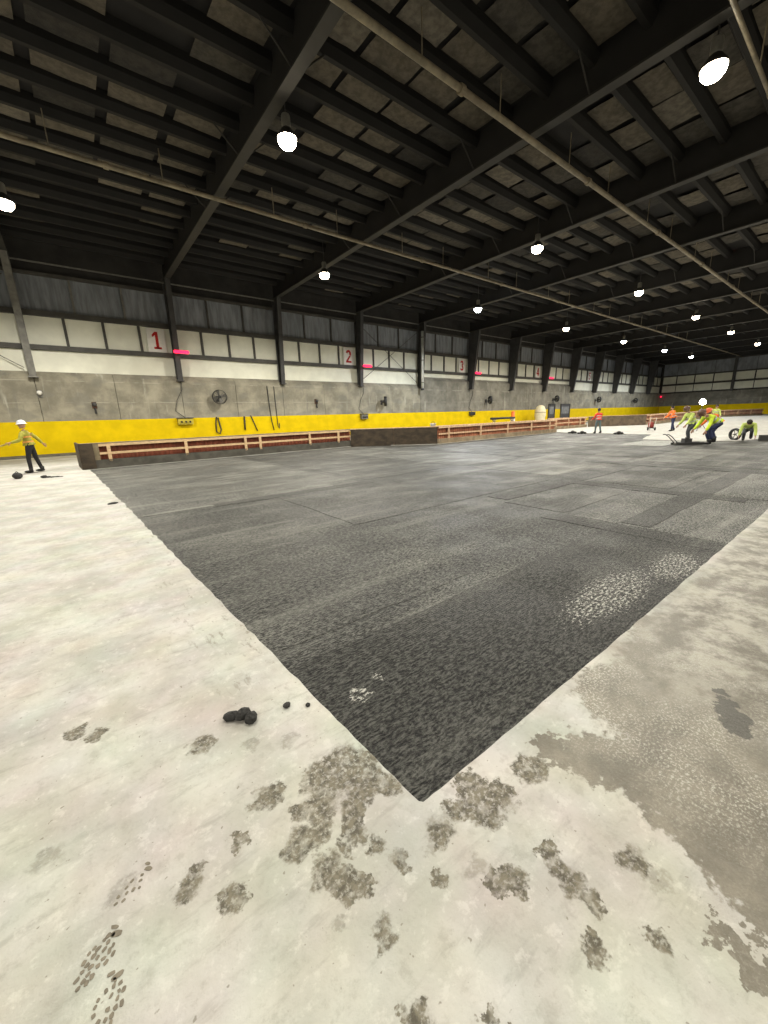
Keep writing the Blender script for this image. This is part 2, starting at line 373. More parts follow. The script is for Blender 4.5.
# dark bed
l3b = [Vector((x, y, BED_Z)) for x, y in loop]
bt = MB().poly(l3b, [tuple(t) for t in tessellate_polygon([l3b])]).mesh('floor_milled_bed', bed_mid)
for p in bt.polygons:
    if p.normal.z < 0: p.flip()
bed = struct(link('floor_milled_bed', bt), 'dark gritty milled floor bed cut into the pale concrete')
def lane(x0, y0, x1, y1, m, h):
    """a milled pass: thin slab with a slightly wavering outline"""
    pts = []
    def side(a, b, k):
        for i in range(k):
            t = i / k; pts.append((a[0] + (b[0] - a[0]) * t + random.uniform(-.02, .02), a[1] + (b[1] - a[1]) * t + random.uniform(-.02, .02)))
    side((x0, y0), (x1, y0), 14); side((x1, y0), (x1, y1), 8); side((x1, y1), (x0, y1), 14); side((x0, y1), (x0, y0), 8)
    k = len(pts); z = BED_Z
    MB().poly([(x, y, z - 0.004) for x, y in pts] + [(x, y, z + h) for x, y in pts],
              [tuple(range(k, 2 * k))] + [(i, (i + 1) % k, k + (i + 1) % k, k + i) for i in range(k)]).build('milled_lane', m, bed)
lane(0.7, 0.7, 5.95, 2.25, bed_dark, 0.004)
lane(0.3, 8.25, 5.8, 18.6, bed_lite, 0.005)
lane(0.5, 2.5, 3.1, 8.05, bed_mid, 0.003)
lane(6.2, 0.7, 9.4, 2.9, bed_lite, 0.003)
lane(6.3, 3.1, 9.3, 4.3, bed_mid, 0.005)
lane(9.6, 0.7, 13.6, 2.3, bed_lite, 0.004)
lane(9.7, 2.6, 14.0, 3.9, bed_mid, 0.006)
lane(3.3, 5.0, 9.2, 8.1, bed_mid, 0.006)
lane(6.1, 8.6, 9.6, 18.4, bed_mid, 0.003)
lane(9.9, 5.2, 15.2, 8.0, bed_lite, 0.004)
lane(10.0, 8.5, 13.2, 17.6, bed_lite, 0.003)
lane(14.3, 0.7, 20.5, 3.2, bed_mid, 0.005)
lane(14.6, 3.6, 20.0, 5.0, bed_lite, 0.003)
lane(13.6, 8.6, 20.5, 12.2, bed_mid, 0.005)
lane(14.0, 12.7, 29.0, 15.6, bed_mid, 0.003)
lane(21.0, 9.6, 29.0, 12.3, bed_lite, 0.003)
lane(20.8, 6.1, 24.2, 7.9, bed_pale, 0.004)
lane(5.75, 0.7, 6.15, 3.2, bed_damp, 0.0065)
lane(6.3, 1.85, 15.8, 2.25, bed_damp, 0.008)
lane(9.1, 1.3, 9.5, 4.6, bed_damp, 0.009)
lane(13.3, 1.0, 13.9, 6.0, bed_damp, 0.009)
lane(6.5, 4.35, 14.5, 4.85, bed_damp, 0.0075)
lane(2.0, 8.1, 6.0, 8.45, bed_damp, 0.007)
lane(15.6, 5.1, 24.0, 5.7, bed_damp, 0.006)
lane(21.0, 1.1, 27.3, 3.2, bed_lite, 0.004)

# ------------------------------------------------------------------ room shell
COLS = [-16.2, -8.8, -1.3, 6.16, 13.49, 21.0, 28.5, 36.2, 44.0, 51.75, 59.4, 66.9, 74.5, 82.0, 90.0]
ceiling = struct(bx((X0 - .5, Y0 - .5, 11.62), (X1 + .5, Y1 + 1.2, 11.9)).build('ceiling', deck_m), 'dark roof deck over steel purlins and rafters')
wall_right = struct(bx((X0, Y0 - .4, 0), (X1, Y0, 11.6)).build('wall_right', conc_m))
wall_back = struct(bx((X0 - .4, Y0, 0), (X0, Y1 + .6, 11.6)).build('wall_back', conc_m))

wall_left = struct(bx((X0, 30.52, 0), (X1, 30.8, 11.6)).build('wall_left', top_m), 'long hall wall of concrete, yellow band, cream panels and dark sheeting')
edges = [X0] + COLS + [X1]
for i, (a, b) in enumerate(zip(edges, edges[1:])):
    tall = 28.4 < a < 59.0
    h = 5.15 if tall else 4.38
    k = 2
    for j in range(k):
        xa = a + (b - a) * j / k; xb = a + (b - a) * (j + 1) / k
        MB().prism([(30.0, 0), (30.0, h), (30.36, h + 0.36), (30.52, h + .36), (30.52, 0)], 0, xa + 0.012, xb - 0.012).build('concrete_panel', conc2_m if tall else conc_m, wall_left)
    zb = h + 0.36
    bx((a, 30.40, zb), (b, 30.5, 5.92)).build('cladding_panel', cream_m, wall_left)
    bx((a, 30.20, 5.92), (b, 30.45, 6.18)).build('girt', girt_m, wall_left)
    bx((a, 30.20, 7.70), (b, 30.45, 7.98)).build('girt', girt_m, wall_left)
    bx((a, 30.25, 9.78), (b, 30.45, 9.95)).build('girt', girt_m, wall_left)
    sign_bay = any(abs(b - s) < 0.1 for s in (6.16, 21.0, 36.2, 51.75, 66.9))
    m = 4; p = (b - a) / m
    for j in range(m):
        xa = a + p * j; wd = p
        bx((xa + 0.06, 30.38, 6.18), (xa + wd - 0.06, 30.44, 7.70)).build('window_pane', cream_m, wall_left)
        if j: bx((xa - 0.07, 30.28, 6.18), (xa + 0.07, 30.45, 7.70)).build('mullion', girt_m, wall_left)
    for j in range(3):
        xa = a + (b - a) * j / 3; xb = a + (b - a) * (j + 1) / 3
        # corrugated upper sheet
        q = MB(); nseg = 10; pts = []
        for s in range(nseg + 1):
            x = xa + 0.05 + (xb - xa - 0.1) * s / nseg; y = 30.42 - (0.03 if s % 2 else 0)
            pts += [(x, y, 7.98), (x, y, 9.78)]
        q.poly(pts, [(2 * s, 2 * s + 2, 2 * s + 3, 2 * s + 1) for s in range(nseg)]).build('wall_sheet', upper_m, wall_left)
        if j: bx((xa - 0.05, 30.3, 7.98), (xa + 0.05, 30.45, 9.78)).build('stud', steelg_m if i < 4 else girt_m, wall_left)
bx((X0, 29.975, 0.1), (X1, 30.0, 1.97)).build('painted_band', yellow_m, wall_left)
bx((X0, 30.05, 10.35), (X1, 30.12, 10.42)).build('conduit', steelg_m, wall_left)
base_l = struct(MB().prism([(29.2, 0), (29.2, 0.06), (29.4, 0.1), (29.975, 0.12), (29.975, 0)], 0, X0, X1).build('baseboard_left', curb_m), 'grimy concrete kerb along the yellow wall')
# cross bracing rods in two bays
for (a, b) in ((-8.8, -1.3), (21.0, 28.5)):
    for (za, zb) in ((4.9, 9.6), (9.6, 4.9)):
        MB().tube([(a + .3, 30.15, za), (b - .3, 30.15, zb)], 0.022, 6).build('brace_rod', girt_m, wall_left)
# columns: tapered plates, deeper towards the roof
for x in COLS:
    cm = steelg_m if x in (-1.3,) else steel_m
    big = x > 30
    yt, yb = (28.7, 29.55) if big else (29.25, 29.72)
    q = MB().prism([(30.18, 4.36), (yb, 4.36), (yt, 10.5), (30.18, 10.5)], 0, x - 0.02, x + 0.02)
    q.prism([(yb, 4.36), (yb - .04, 4.36), (yt - .04, 10.5), (yt, 10.5)], 0, x - 0.15, x + 0.15)
    q.box((x - .15, 30.14, 4.36), (x + .15, 30.18, 10.5)).box((x - .22, yb - .1, 4.36), (x + .22, 30.2, 4.42))
    q.build('column', cm, wall_left)

# end wall
wall_far = struct(bx((97.95, Y0, 0), (98.3, Y1 + .6, 11.6)).build('wall_far', top_m), 'far end wall of concrete with yellow band and cream panels')
bx((97.8, Y0, 0), (97.95, Y1, 4.5)).build('concrete_panel', conc2_m, wall_far)
bx((97.78, Y0, 0.05), (97.8, Y1 - .05, 2.0)).build('painted_band', yellow_m, wall_far)
ys = [30.0, 27.6, 24.65, 21.7, 18.75, 15.8, 12.9, 9.9, 7.0, 4.0, 1.0, -2.0, -5.0]
for a, b in zip(ys, ys[1:]):
    bx((97.88, b + .06, 4.75), (97.93, a - .06, 6.0)).build('cladding_panel', cream_m, wall_far)
    bx((97.88, b + .10, 6.35), (97.93, a - .10, 7.75)).build('window_pane', cream_m, wall_far)
    bx((97.88, b + .03, 8.0), (97.93, a - .03, 10.2)).build('wall_sheet', upper_m, wall_far)
for z0, z1 in ((6.0, 6.35), (7.75, 8.0), (10.2, 10.4)):
    bx((97.75, -5, z0), (97.94, 30, z1)).build('girt', girt_m, wall_far)
for y in (18.7, 7.2): bx((97.45, y - .2, 4.4), (97.86, y + .2, 10.6)).build('column', steel_m, wall_far)

# rafters, purlins, roof panels, braces
for x in COLS:
    q = MB().prism([(30.1, 10.5), (30.1, 11.62), (Y0, 11.62), (Y0, 10.5)], 0, x - 0.03, x + 0.03)
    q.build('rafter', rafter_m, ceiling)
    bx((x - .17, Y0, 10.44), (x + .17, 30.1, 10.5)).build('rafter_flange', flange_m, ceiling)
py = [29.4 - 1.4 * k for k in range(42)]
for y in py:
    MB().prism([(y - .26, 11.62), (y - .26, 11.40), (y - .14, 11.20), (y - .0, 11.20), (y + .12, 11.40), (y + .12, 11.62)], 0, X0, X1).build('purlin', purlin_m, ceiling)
panel_me = []
for v in range(5):
    q = MB(); gx, gy = 5, 4; pts = []
    for i in range(gx + 1):
        for j in range(gy + 1):
            sag = -0.05 * (1 - (2 * i / gx - 1) ** 2) * (1 - (2 * j / gy - 1) ** 2) + random.uniform(-.012, .012)
            pts.append((i / gx - .5, j / gy - .5, sag))
    q.poly(pts, [(i * (gy + 1) + j, i * (gy + 1) + j + 1, (i + 1) * (gy + 1) + j + 1, (i + 1) * (gy + 1) + j) for i in range(gx) for j in range(gy)])
    for w_ in range(4):
        panel_me.append(q.mesh('insulation_panel', ins_ms[w_], True))
cells = []
for a, b in zip(COLS + [], COLS[1:] + [X1]):
    for yj, y in enumerate(py[:-1]):
        yc = y - 0.77
        if yc < -3.5: continue
        m = 4; p = (b - a - .3) / m
        for j in range(m):
            xc = a + .15 + p * (j + .5)
            if random.random() < (0.14 if yc < 20.5 else 0.7): continue
            cells.append((xc, yc, p))
def cell_px(c):
    v = cam.matrix_world.inverted() @ Vector((c[0], c[1], 11.5))
    if v.z > -1: return -1
    px, pyy = 384 + 384 * v.x / -v.z, 512 - 384 * v.y / -v.z
    return 1 / (v.z * v.z) if -60 < px < 830 and -60 < pyy < 1024 else -1
cells.sort(key=cell_px, reverse=True)
restq = MB()
for i, (xc, yc, p) in enumerate(cells):
    r = random.random(); tone = 0 if r < .35 else 1 if r < .65 else 2 if r < .85 else 3
    if i < 300 and cell_px((xc, yc, p)) > 0:
        o = link('insulation_panel', panel_me[random.randrange(5) * 4 + tone], ceiling, (xc, yc, 11.53 + random.uniform(-.05, .03)))
        o.scale = (p * random.uniform(.80, .97), random.uniform(.80, 1.0), 1); o.rotation_euler = (random.uniform(-.03, .03), random.uniform(-.02, .02), 0)
    elif xc < 75:
        restq.box((xc - p * .46, yc - .58, 11.5), (xc + p * .46, yc + .58, 11.54))
ro = restq.build('insulation_rest', ins_ms[1], ceiling); ro['kind'] = 'stuff'
for x in COLS[2:8]:
    for y in (19.5, 15.3, 11.1, 6.9):
        MB().tube([(x + .1, y, 10.5), (x + 0.95, y, 11.25)], 0.025, 6).build('fly_brace', flange_m, ceiling)
        MB().tube([(x - .1, y, 10.5), (x - 0.95, y, 11.25)], 0.025, 6).build('fly_brace', flange_m, ceiling)

# ------------------------------------------------------------------ ceiling pipes
def pipe(y, z, r, label, xa=X0 + .3, xb=X1 - .3):
    t = thing('sprinkler_pipe', label, 'pipe', (0, y, z))
    MB().tube([(xa + (xb - xa) * k / 24, 0.0, random.uniform(-.015, .015)) for k in range(25)], r, 10).build('pipe', pipe_m, t, True)
    for k, x in enumerate(COLS):
        if x < 60:
            for dx in (2.2, 5.4):
                MB().tube([(x + dx, 0, 0), (x + dx, 0, 11.25 - z)], 0.018, 6).build('hanger_rod', pipe_m, t)
        q = MB().tube([(x + 3.6, 0, 0), (x + 3.75, 0, 0)], r * 1.45, 10); q.build('coupling', pipe_m, t)
pipe(17.85, 10.2, 0.075, 'long thin pipe below the roof nearer the numbered window wall')
pipe(8.65, 10.2, 0.085, 'long thicker pipe crossing the roof from top centre to far right')
pipe(3.6, 10.2, 0.05, 'thin pipe at the top right corner beside the brightest lamp')

# ------------------------------------------------------------------ high-bay lamps
def lamp_emit(name, col, k):
    m, nt, b, pos = newmat(name)
    b.inputs['Base Color'].default_value = (0.9, 0.9, 0.88, 1)
    b.inputs['Emission Color'].default_value = (*col, 1); b.inputs['Emission Strength'].default_value = k
    return m
WARM, COOL = (1.0, 0.88, 0.66), (0.93, 0.97, 1.0)
lens_warm = lamp_emit('lamp_glow_warm', WARM, LAMP_GLOW); lens_cool = lamp_emit('lamp_glow_cool', COOL, LAMP_GLOW)
house_me = MB().lathe([(0.0, .56), (.11, .56), (.13, .52), (.13, .26), (.10, .22), (0.0, .22)], 16).mesh('housing', steelg_m)
refl_me = MB().lathe([(.10, .24), (.15, .20), (.27, .04), (.30, -.04), (.285, -.04), (.255, .04), (.14, .19), (.10, .22)], 20).mesh('reflector', flange_m, True)
lens_w = MB().lathe([(.27, -.02), (.275, -.08), (.25, -.17), (.18, -.25), (.09, -.285), (0, -.29)], 20).mesh('lens', lens_warm, True)
lens_c = MB().lathe([(.27, -.02), (.275, -.08), (.25, -.17), (.18, -.25), (.09, -.285), (0, -.29)], 20).mesh('lens', lens_cool, True)
stem_me = MB().tube([(0, 0, .54), (0, 0, 1.34)], .02, 8).mesh('stem', steel_m)
def lamp(x, y, z, label, cool=False, k=1.0):
    t = thing('high_bay_lamp', label, 'lamp', (x, y, z), 0, 'high-bay lamps under the roof')
    link('housing', house_me, t); rf = link('reflector', refl_me, t); link('lens', lens_c if cool else lens_w, rf)
    st = link('stem', stem_me, t)
    if z < 9.7: st.scale.z = (11.19 - z) / 1.34
    ld = bpy.data.lights.new('lamp_light', 'SPOT'); ld.energy = LAMP_POWER * k * (1.1 if cool else 1); ld.color = COOL if cool else (1.0, 0.945, 0.83)
    ld.spot_size = math.radians(168); ld.spot_blend = 0.45; ld.shadow_soft_size = 0.25
    lo = bpy.data.objects.new('lamp_light', ld); C.objects.link(lo); lo.parent = t; lo.location = (0, 0, -.34 - .25)
ORD = ['first', 'second', 'third', 'fourth', 'fifth', 'sixth', 'seventh']
for i, x in enumerate((-.58, 12.55, 26.07, 39.65, 53.3, 67.3, 79.6)):
    lamp(x, 20.93, 9.575, f'glowing high-bay lamp, {ORD[i]} from the left in the row nearest the window wall', i in (2, 5, 6), 1.55 if i < 4 else 1.25)
for i, x in enumerate((6.5, 20.2, 33.6, 47.2, 60.5, 75.3)):
    lamp(x, 12.53, 9.85, f'glowing high-bay lamp, {ORD[i]} from the left in the middle row between the pipes', False, 1.0 if i < 2 else .75)
lamp(14.03, 4.13, 9.85, 'brightest and largest glowing high-bay lamp at the top right', False, .8)
for (x, y) in ((-14.5, 20.93), (-7.3, 12.53), (-13.5, 4.13), (0.2, 4.13), (27.9, 4.13), (41.7, 4.13), (55.5, 4.13), (-7.3, -4.27), (6.5, -4.27), (20.2, -4.27), (33.6, -4.27), (47.2, -4.27), (0.2, -12.67), (14, -12.67), (28, -12.67)):
    lamp(x, y, 9.85, f"high-bay lamp outside the picture, {abs(round(x))} metres {'beyond' if x > 0 else 'behind'} and {abs(round(y))} metres {'left' if y > 0 else 'right'} of the viewer", False, .55)

# ------------------------------------------------------------------ things on the long wall
def digit(ch, mb, w_, h_, t):
    """bold digit from strokes; plane x/z, front at -y"""
    s = 0.20
    def bar(x0, z0, x1, z1): mb.box((x0 * w_, -t, z0 * h_), (x1 * w_, 0, z1 * h_))
    if ch == '1':
        bar(.42, 0, .68, 1); bar(.2, 0, .9, .12); mb.prism([(.42 * w_, h_), (.42 * w_, .8 * h_), (.15 * w_, .68 * h_), (.15 * w_, .82 * h_)], 1, -t, 0)
    else:
        def arc(cx, cz, rx, rz, a0, a1, th):
            k = 12; pts = []
            for i in range(k + 1):
                a = math.radians(a0 + (a1 - a0) * i / k); pts.append((cx + rx * math.cos(a), cz + rz * math.sin(a), cx + (rx - th) * math.cos(a), cz + (rz - th * w_ / h_) * math.sin(a)))
            for p, q in zip(pts, pts[1:]):
                mb.prism([(p[0] * w_, p[1] * h_), (q[0] * w_, q[1] * h_), (q[2] * w_, q[3] * h_), (p[2] * w_, p[3] * h_)], 1, -t, 0)
        if ch == '2':
            arc(.5, .72, .42, .28, 170, -35, .28); bar(.06, 0, .94, .14)
            mb.prism([(.66 * w_, .58 * h_), (.86 * w_, .54 * h_), (.34 * w_, .12 * h_), (.06 * w_, .12 * h_)], 1, -t, 0)
        elif ch == '3':
            arc(.48, .74, .42, .26, 165, -90, .28); arc(.48, .27, .45, .27, 90, -165, .28)
        elif ch == '4':
            bar(.58, 0, .80, 1); bar(.05, .22, .98, .37); mb.prism([(.58 * w_, h_), (.58 * w_, .78 * h_), (.24 * w_, .37 * h_), (.05 * w_, .37 * h_)], 1, -t, 0)
        elif ch == '5':
            bar(.12, .86, .92, 1); bar(.12, .5, .32, .9); arc(.46, .31, .47, .31, 110, -160, .22)
SIGN_LABEL = {'1': 'nearest and largest white wall sign, its red numeral one', '2': 'white wall sign with a red two left of the third column', '3': 'white wall sign with a red three right of the bright downpipe',
              '4': 'small distant white sign with a red four on the window wall', '5': 'tiny farthest white sign with a red five on the window wall'}
for ch, x in zip('12345', (4.66, 19.55, 34.6, 50.1, 65.2)):
    wd = 1.05; t = thing('bay_number_sign', SIGN_LABEL[ch], 'sign', (x, 30.26, 6.2), 0, 'bay number signs on the window wall')
    bx((0, -.03, 0), (wd, 0, 1.42)).build('board', white_m, t)
    q = MB(); digit(ch, q, .62, 1.05, .02); o = q.build('numeral', signred_m, t); o.location = (.21, -.03, .18)
redlight_m = mat('red_light', (1.0, 0.012, 0.06), 0.4, 0.02, 2, emit=3.0)
for k, (x, y, z, n_) in enumerate(((6.35, 29.2, 6.15, 'one'), (21.35, 29.2, 6.05, 'two'), (36.4, 28.95, 6.05, 'three'), (51.95, 28.95, 6.05, 'four'))):
    t = thing('red_signal_light', f'glowing red signal bar on the dark column beside sign number {n_}', 'signal light', (x, y, z), 0, 'red signal bars on the columns')
    q = MB()
    q.tube([(-.45, 0, 0), (-.40, 0, 0), (.40, 0, 0), (.45, 0, 0)], [.06, .10, .10, .06], 12).build('tube_light', redlight_m, t, True)
    bx((-.3, .06, -.06), (.3, .12, .12)).build('back_plate', steel_m, t); bx((-.25, .1, -.03), (-.12, .32, .03)).build('bracket', steel_m, t)
t = thing('red_signal_light', 'tiny red signal light in the far corner of the hall', 'signal light', (97.4, 29.8, 3.95), 0, 'red signal bars on the columns')
MB().ball((0, 0, 0), (.25, .12, .12)).build('tube_light', redlight_m, t, True); bx((-.1, .08, -.1), (.1, .18, .1)).build('back_plate', steel_m, t)

def wall_fan(x, z, label, yaw, r=.42):
    t = thing('wall_fan', label, 'fan', (x, 30, z), 0, 'fans on the concrete wall')
    Rm = Matrix.Rotation(yaw, 3, 'Z') @ Matrix.Rotation(math.radians(90), 3, 'X')
    c = Vector((0, -.62, 0))
    def tf(q): q.v = [tuple(Rm @ Vector(p) + c) for p in q.v]; return q
    tf(MB().lathe([(r, -.13), (r + .025, -.13), (r + .025, .13), (r, .13), (r, -.13)], 24)).build('drum', black_m, t, True)
    drum = [c_ for c_ in t.children if c_.name.startswith('drum')][0]
    g = MB()
    for k in range(1, 5): 
        rr = r * k / 4.4; g.tube([(rr * math.cos(a * math.pi / 8), rr * math.sin(a * math.pi / 8), .13) for a in range(17)], .008, 5)
    for k in range(8): g.tube([(0, 0, .13), (r * math.cos(k * math.pi / 4), r * math.sin(k * math.pi / 4), .13)], .008, 5)
    tf(g).build('grille', steel_m, drum)
    motor = tf(MB().lathe([(0, .08), (.09, .06), (.11, 0), (.11, -.2), (.07, -.26), (0, -.26)], 14)).build('motor', steel_m, t, True)
    for k in range(4):
        a = k * math.pi / 2 + .3; ca, sa = math.cos(a), math.sin(a); P = lambda u, v, w_: (u * ca - v * sa, u * sa + v * ca, w_)
        q = MB().poly([P(.08, -.05, .03), P(.38 * r / .42, -.14, .05), P(.38 * r / .42, .12, -.05), P(.08, .05, -.03),
                       P(.08, -.05, .02), P(.38 * r / .42, -.14, .04), P(.38 * r / .42, .12, -.06), P(.08, .05, -.04)], [(0, 1, 2, 3), (7, 6, 5, 4), (0, 4, 5, 1), (1, 5, 6, 2), (2, 6, 7, 3), (3, 7, 4, 0)])
        tf(q).build('blade', steelg_m, motor)
    MB().tube([(0, 0, -.1), (0, -.3, -.1), (0, -.5, 0)], .035, 8).build('arm', steel_m, t)
    bx((-.1, -.03, -.3), (.1, 0, .1)).build('mount_plate', steel_m, t)
wall_fan(8.45, 3.35, 'round black drum fan on the wall between signs one and two', -.5, .46)
wall_fan(23.4, 3.05, 'dark fan on the wall right of the sign two column', .9)
wall_fan(39.3, 3.2, 'dark fan on the wall right of the sign three column', 1.0)
wall_fan(54.6, 3.4, 'dark fan on the wall above the doorways', 1.0)
wall_fan(67.9, 3.3, 'second to last dark fan on the far stretch of wall', 1.0)
wall_fan(83.0, 3.15, 'last dark fan on the wall near the far corner', 1.0)
# smaller equipment below the fans
def wall_box(x, z, wd, h, label, m1, m2):
    t = thing('junction_box', label, 'junction box', (x, 29.97, z), 0, 'junction boxes on the yellow wall')
    bx((-wd / 2, -.28, 0), (wd / 2, 0, h)).build('case', m1, t)
    bx((-wd / 2 - .04, -.34, h), (wd / 2 + .04, 0, h + .05)).build('lid', m2, t)
    for k in (-1, 0, 1): MB().tube([(k * wd * .28, -.28, h * .45), (k * wd * .28, -.40, h * .4)], .06, 8).build('socket', black_m, t)
    MB().tube([(wd * .1, -.05, h), (-.5, -.06, h + .5), (-.3, -.06, h + 1.2), (.1, -.06, h + 1.9), (.1, -.06, h + 2.4)], .02, 6).build('cable', black_m, t)
wall_box(6.1, 1.55, .95, .40, 'yellow junction box with black sockets below sign one', mat('box_yellow', (.45, .36, .03), .6, .2, 3), steel_m)
wall_box(21.2, 1.5, .7, .4, 'dark junction box with loose cable below sign two', steelg_m, steel_m)
wall_box(36.6, 1.5, .8, .35, 'small dark junction box below sign three', steel_m, steelg_m)
def hang(name, x, pts, r, label, cat, group=None):
    o = MB().tube([(x + p[0], 29.93 - p[1], p[2]) for p in pts], r, 6).build(name, black_m, None, True); return tag(o, label, cat, group)
hang('hose', 8.2, [(0, 0, 2.0), (-.1, .02, 1.5), (-.12, .04, .95), (.1, .05, .8), (.22, .02, 1.1), (.1, 0, 1.95)], .045, 'looped black hose hanging on the yellow band below the drum fan', 'hose')
hang('hose', 10.4, [(-.2, .04, 2.0), (-.25, .05, 1.0)], .06, 'short straight black hose on the yellow band', 'hose')
hang('hose', 10.9, [(-.2, 0, 2.05), (.0, .02, 1.5), (.2, .02, .9)], .04, 'slanting black hose on the yellow band beside the straight one', 'hose')
hang('cable', 12.2, [(0, 0, 4.2), (.05, .0, 3.0), (.12, .02, 1.6), (.25, .02, .9)], .035, 'left of two black cables running down the concrete wall', 'cable')
hang('cable', 12.75, [(0, 0, 4.2), (.02, .0, 3.0), (.05, .02, 1.2), (.15, .04, 1.0), (.2, .02, 1.4)], .03, 'right of two black cables running down the concrete wall', 'cable')
for (x, z, lb) in ((1.2, 2.85, 'small dark fixture high on the wall above the barrier corner'), (16.4, 3.05, 'small dark fixture on the wall right of the second column'), (-1.2, 3.5, 'small white spot lamp on the wall under the grey column')):
    wh = 'white' in lb
    t = thing('wall_fixture', lb, 'fixture', (x, 30, z)); bx((-.12, -.05, -.2), (.12, 0, .2)).build('plate', steelg_m if wh else mat('rusty', (.1, .05, .03), .8), t)
    MB().lathe([(0, .12), (.1, .1), (.13, 0), (.1, -.08), (0, -.1)], 12, Matrix.Translation((0, -.16, .05)) @ Matrix.Rotation(1.57, 4, 'X')).build('head', white_m if wh else steel_m, t, True)
    if not wh: MB().tube([(0, -.1, -.15), (.02, -.1, -.5)], .05, 8).build('pull_handle', black_m, t)
# bright downpipe beside the fifth column
t = thing('downpipe', 'bright metal downpipe on the column between signs two and three', 'pipe', (28.15, 29.3, 4.3))
MB().tube([(0, 0, 0), (0, 0, 5.3)], .13, 14).build('tube', mat('galvanised', (.62, .62, .58), .35, .15, 2, metal=.3), t, True)
for z in (.5, 2.6, 4.7): MB().tube([(0, 0, z), (0, 0, z + .08)], .16, 14).build('clamp', steelg_m, t)
MB().tube([(0, 0, 0.0), (.02, .0, -.18)], [.16, .18], 12).build('shoe', black_m, t)
MB().box((.1, -.03, 2.55), (.3, .03, 2.63)).build('bracket', steelg_m, t)
# doorways on the far stretch
for (x, wd, lb) in ((53.6, 1.5, 'narrow dark doorway in the yellow wall'), (57.0, 2.5, 'wider dark double doorway in the yellow wall')):
    d_ = bx((x, 29.93, .12), (x + wd, 29.965, 2.55)).build('door_1' if wd < 2 else 'door_2', mat('door_grey', (.05, .05, .055), .5, .2, 2)); struct(d_, lb)
    q = MB().box((x - .15, 29.88, .12), (x, 29.97, 2.7)).box((x + wd, 29.88, .12), (x + wd + .15, 29.97, 2.7)).box((x - .15, 29.88, 2.55), (x + wd + .15, 29.97, 2.7)); q.build('door_frame', steel_m, d_)
    bx((x + .2, 29.91, 1.3), (x + wd - .2, 29.93, 2.3)).build('door_pane', mat('door_glass', (.22, .23, .24), .25), d_)
    MB().tube([(x + wd - .12, 29.9, 1.05), (x + wd - .12, 29.86, 1.05), (x + wd - .3, 29.86, 1.05)], .02, 6).build('door_handle', steelg_m, d_)

# ------------------------------------------------------------------ barriers
def barrier(name, label, p0, p1, posts, base_m, back_m, rail_m, h=.98, base_h=.36, ply_len=0.0, ret=0.0, group='timber barriers around the dark bed'):
    d = Vector((p1[0] - p0[0], p1[1] - p0[1], 0)); Ln = d.length; rz = math.atan2(d.y, d.x)
    t = thing(name, label, 'barrier', (p0[0], p0[1], -.03), rz, group)
    q = MB(); q.prism([(0, 0), (0, base_h), (.30, base_h), (.30, 0)], 0, 0, Ln); q.build('kerb', base_m, t)
    # ribbed backing sheets, one per bay
    cuts = [0.0] + [p for p in posts if 0.3 < p < Ln - .3] + [Ln]
    for a, b in zip(cuts, cuts[1:]):
        k = max(2, int((b - a) / .09)); pts = []
        for s in range(k + 1):
            x = a + (b - a) * s / k; y = .22 + (.03 if s % 2 else 0)
            pts += [(x, y, base_h - .02), (x, y, h), (x, y + .03, base_h - .02), (x, y + .03, h)]
        f = []
        for s in range(k):
            i = 4 * s; f += [(i, i + 4, i + 5, i + 1), (i + 2, i + 3, i + 7, i + 6), (i + 1, i + 5, i + 7, i + 3)]
        MB().poly(pts, f).build('backing_sheet', back_m, t)
    bx((ply_len, .02, h - .10), (Ln, .07, h)).build('top_rail', rail_m, t)
    bx((0, .02, h), (Ln, .30, h + .04)).build('cap_board', ply_m if ret else rail_m, t)
    mz = base_h + (h - base_h) * .40
    bx((ply_len, .03, mz - .045), (Ln, .075, mz + .045)).build('mid_rail', rail_m, t)
    for p in posts: bx((p - .06, .0, base_h - .08), (p + .06, .05, h - .02)).build('post', rail_m, t)
    if ply_len: bx((.40, .01, base_h), (ply_len, .04, h)).build('plywood_infill', ply_m, t); bx((0, -.03, 0), (.40, .03, h + .03)).build('end_board', darkply_m, t)
    if ret: bx((-.06, 0, 0), (0.0, ret, h + .04)).build('end_panel', darkply_m, t)
    return t
barrier('slatted_barrier', 'long red-backed timber barrier with cream rails at the left before the yellow wall', (0.04, 18.88), (12.98, 19.533), (.9, 3.75, 6.45, 7.2, 10.05, 11.95), curb_m, red_m, lumber_m, ply_len=.58, ret=2.0)
barrier('slatted_barrier', 'paler red timber barrier with sandy kerb right of the dark plywood panel', (16.86, 16.12), (31.0, 16.5), (.85, 4.0, 7.1, 10.25, 13.0), sand_m, redp_m, lumber2_m, h=1.02, base_h=.3)
barrier('slatted_barrier', 'short distant timber barrier behind the red jacketed worker', (34.5, 19.0), (41.3, 18.8), (1, 3.2, 5.4, 6.4), sand_m, redp_m, lumber2_m, h=1.02, base_h=.3)
barrier('slatted_barrier', 'distant timber barrier with pale red rails beyond the orange worker', (46.9, 15.3), (76.0, 16.6), (1, 6, 11, 16, 21, 26), sand_m, redfar_m, lumber2_m, h=1.05, base_h=.3)
barrier('slatted_barrier', 'farthest low timber barrier before the end wall', (78.0, 17.5), (90.0, 12.6), (1, 4, 7, 10), sand_m, redfar_m, lumber2_m, h=1.05, base_h=.3)
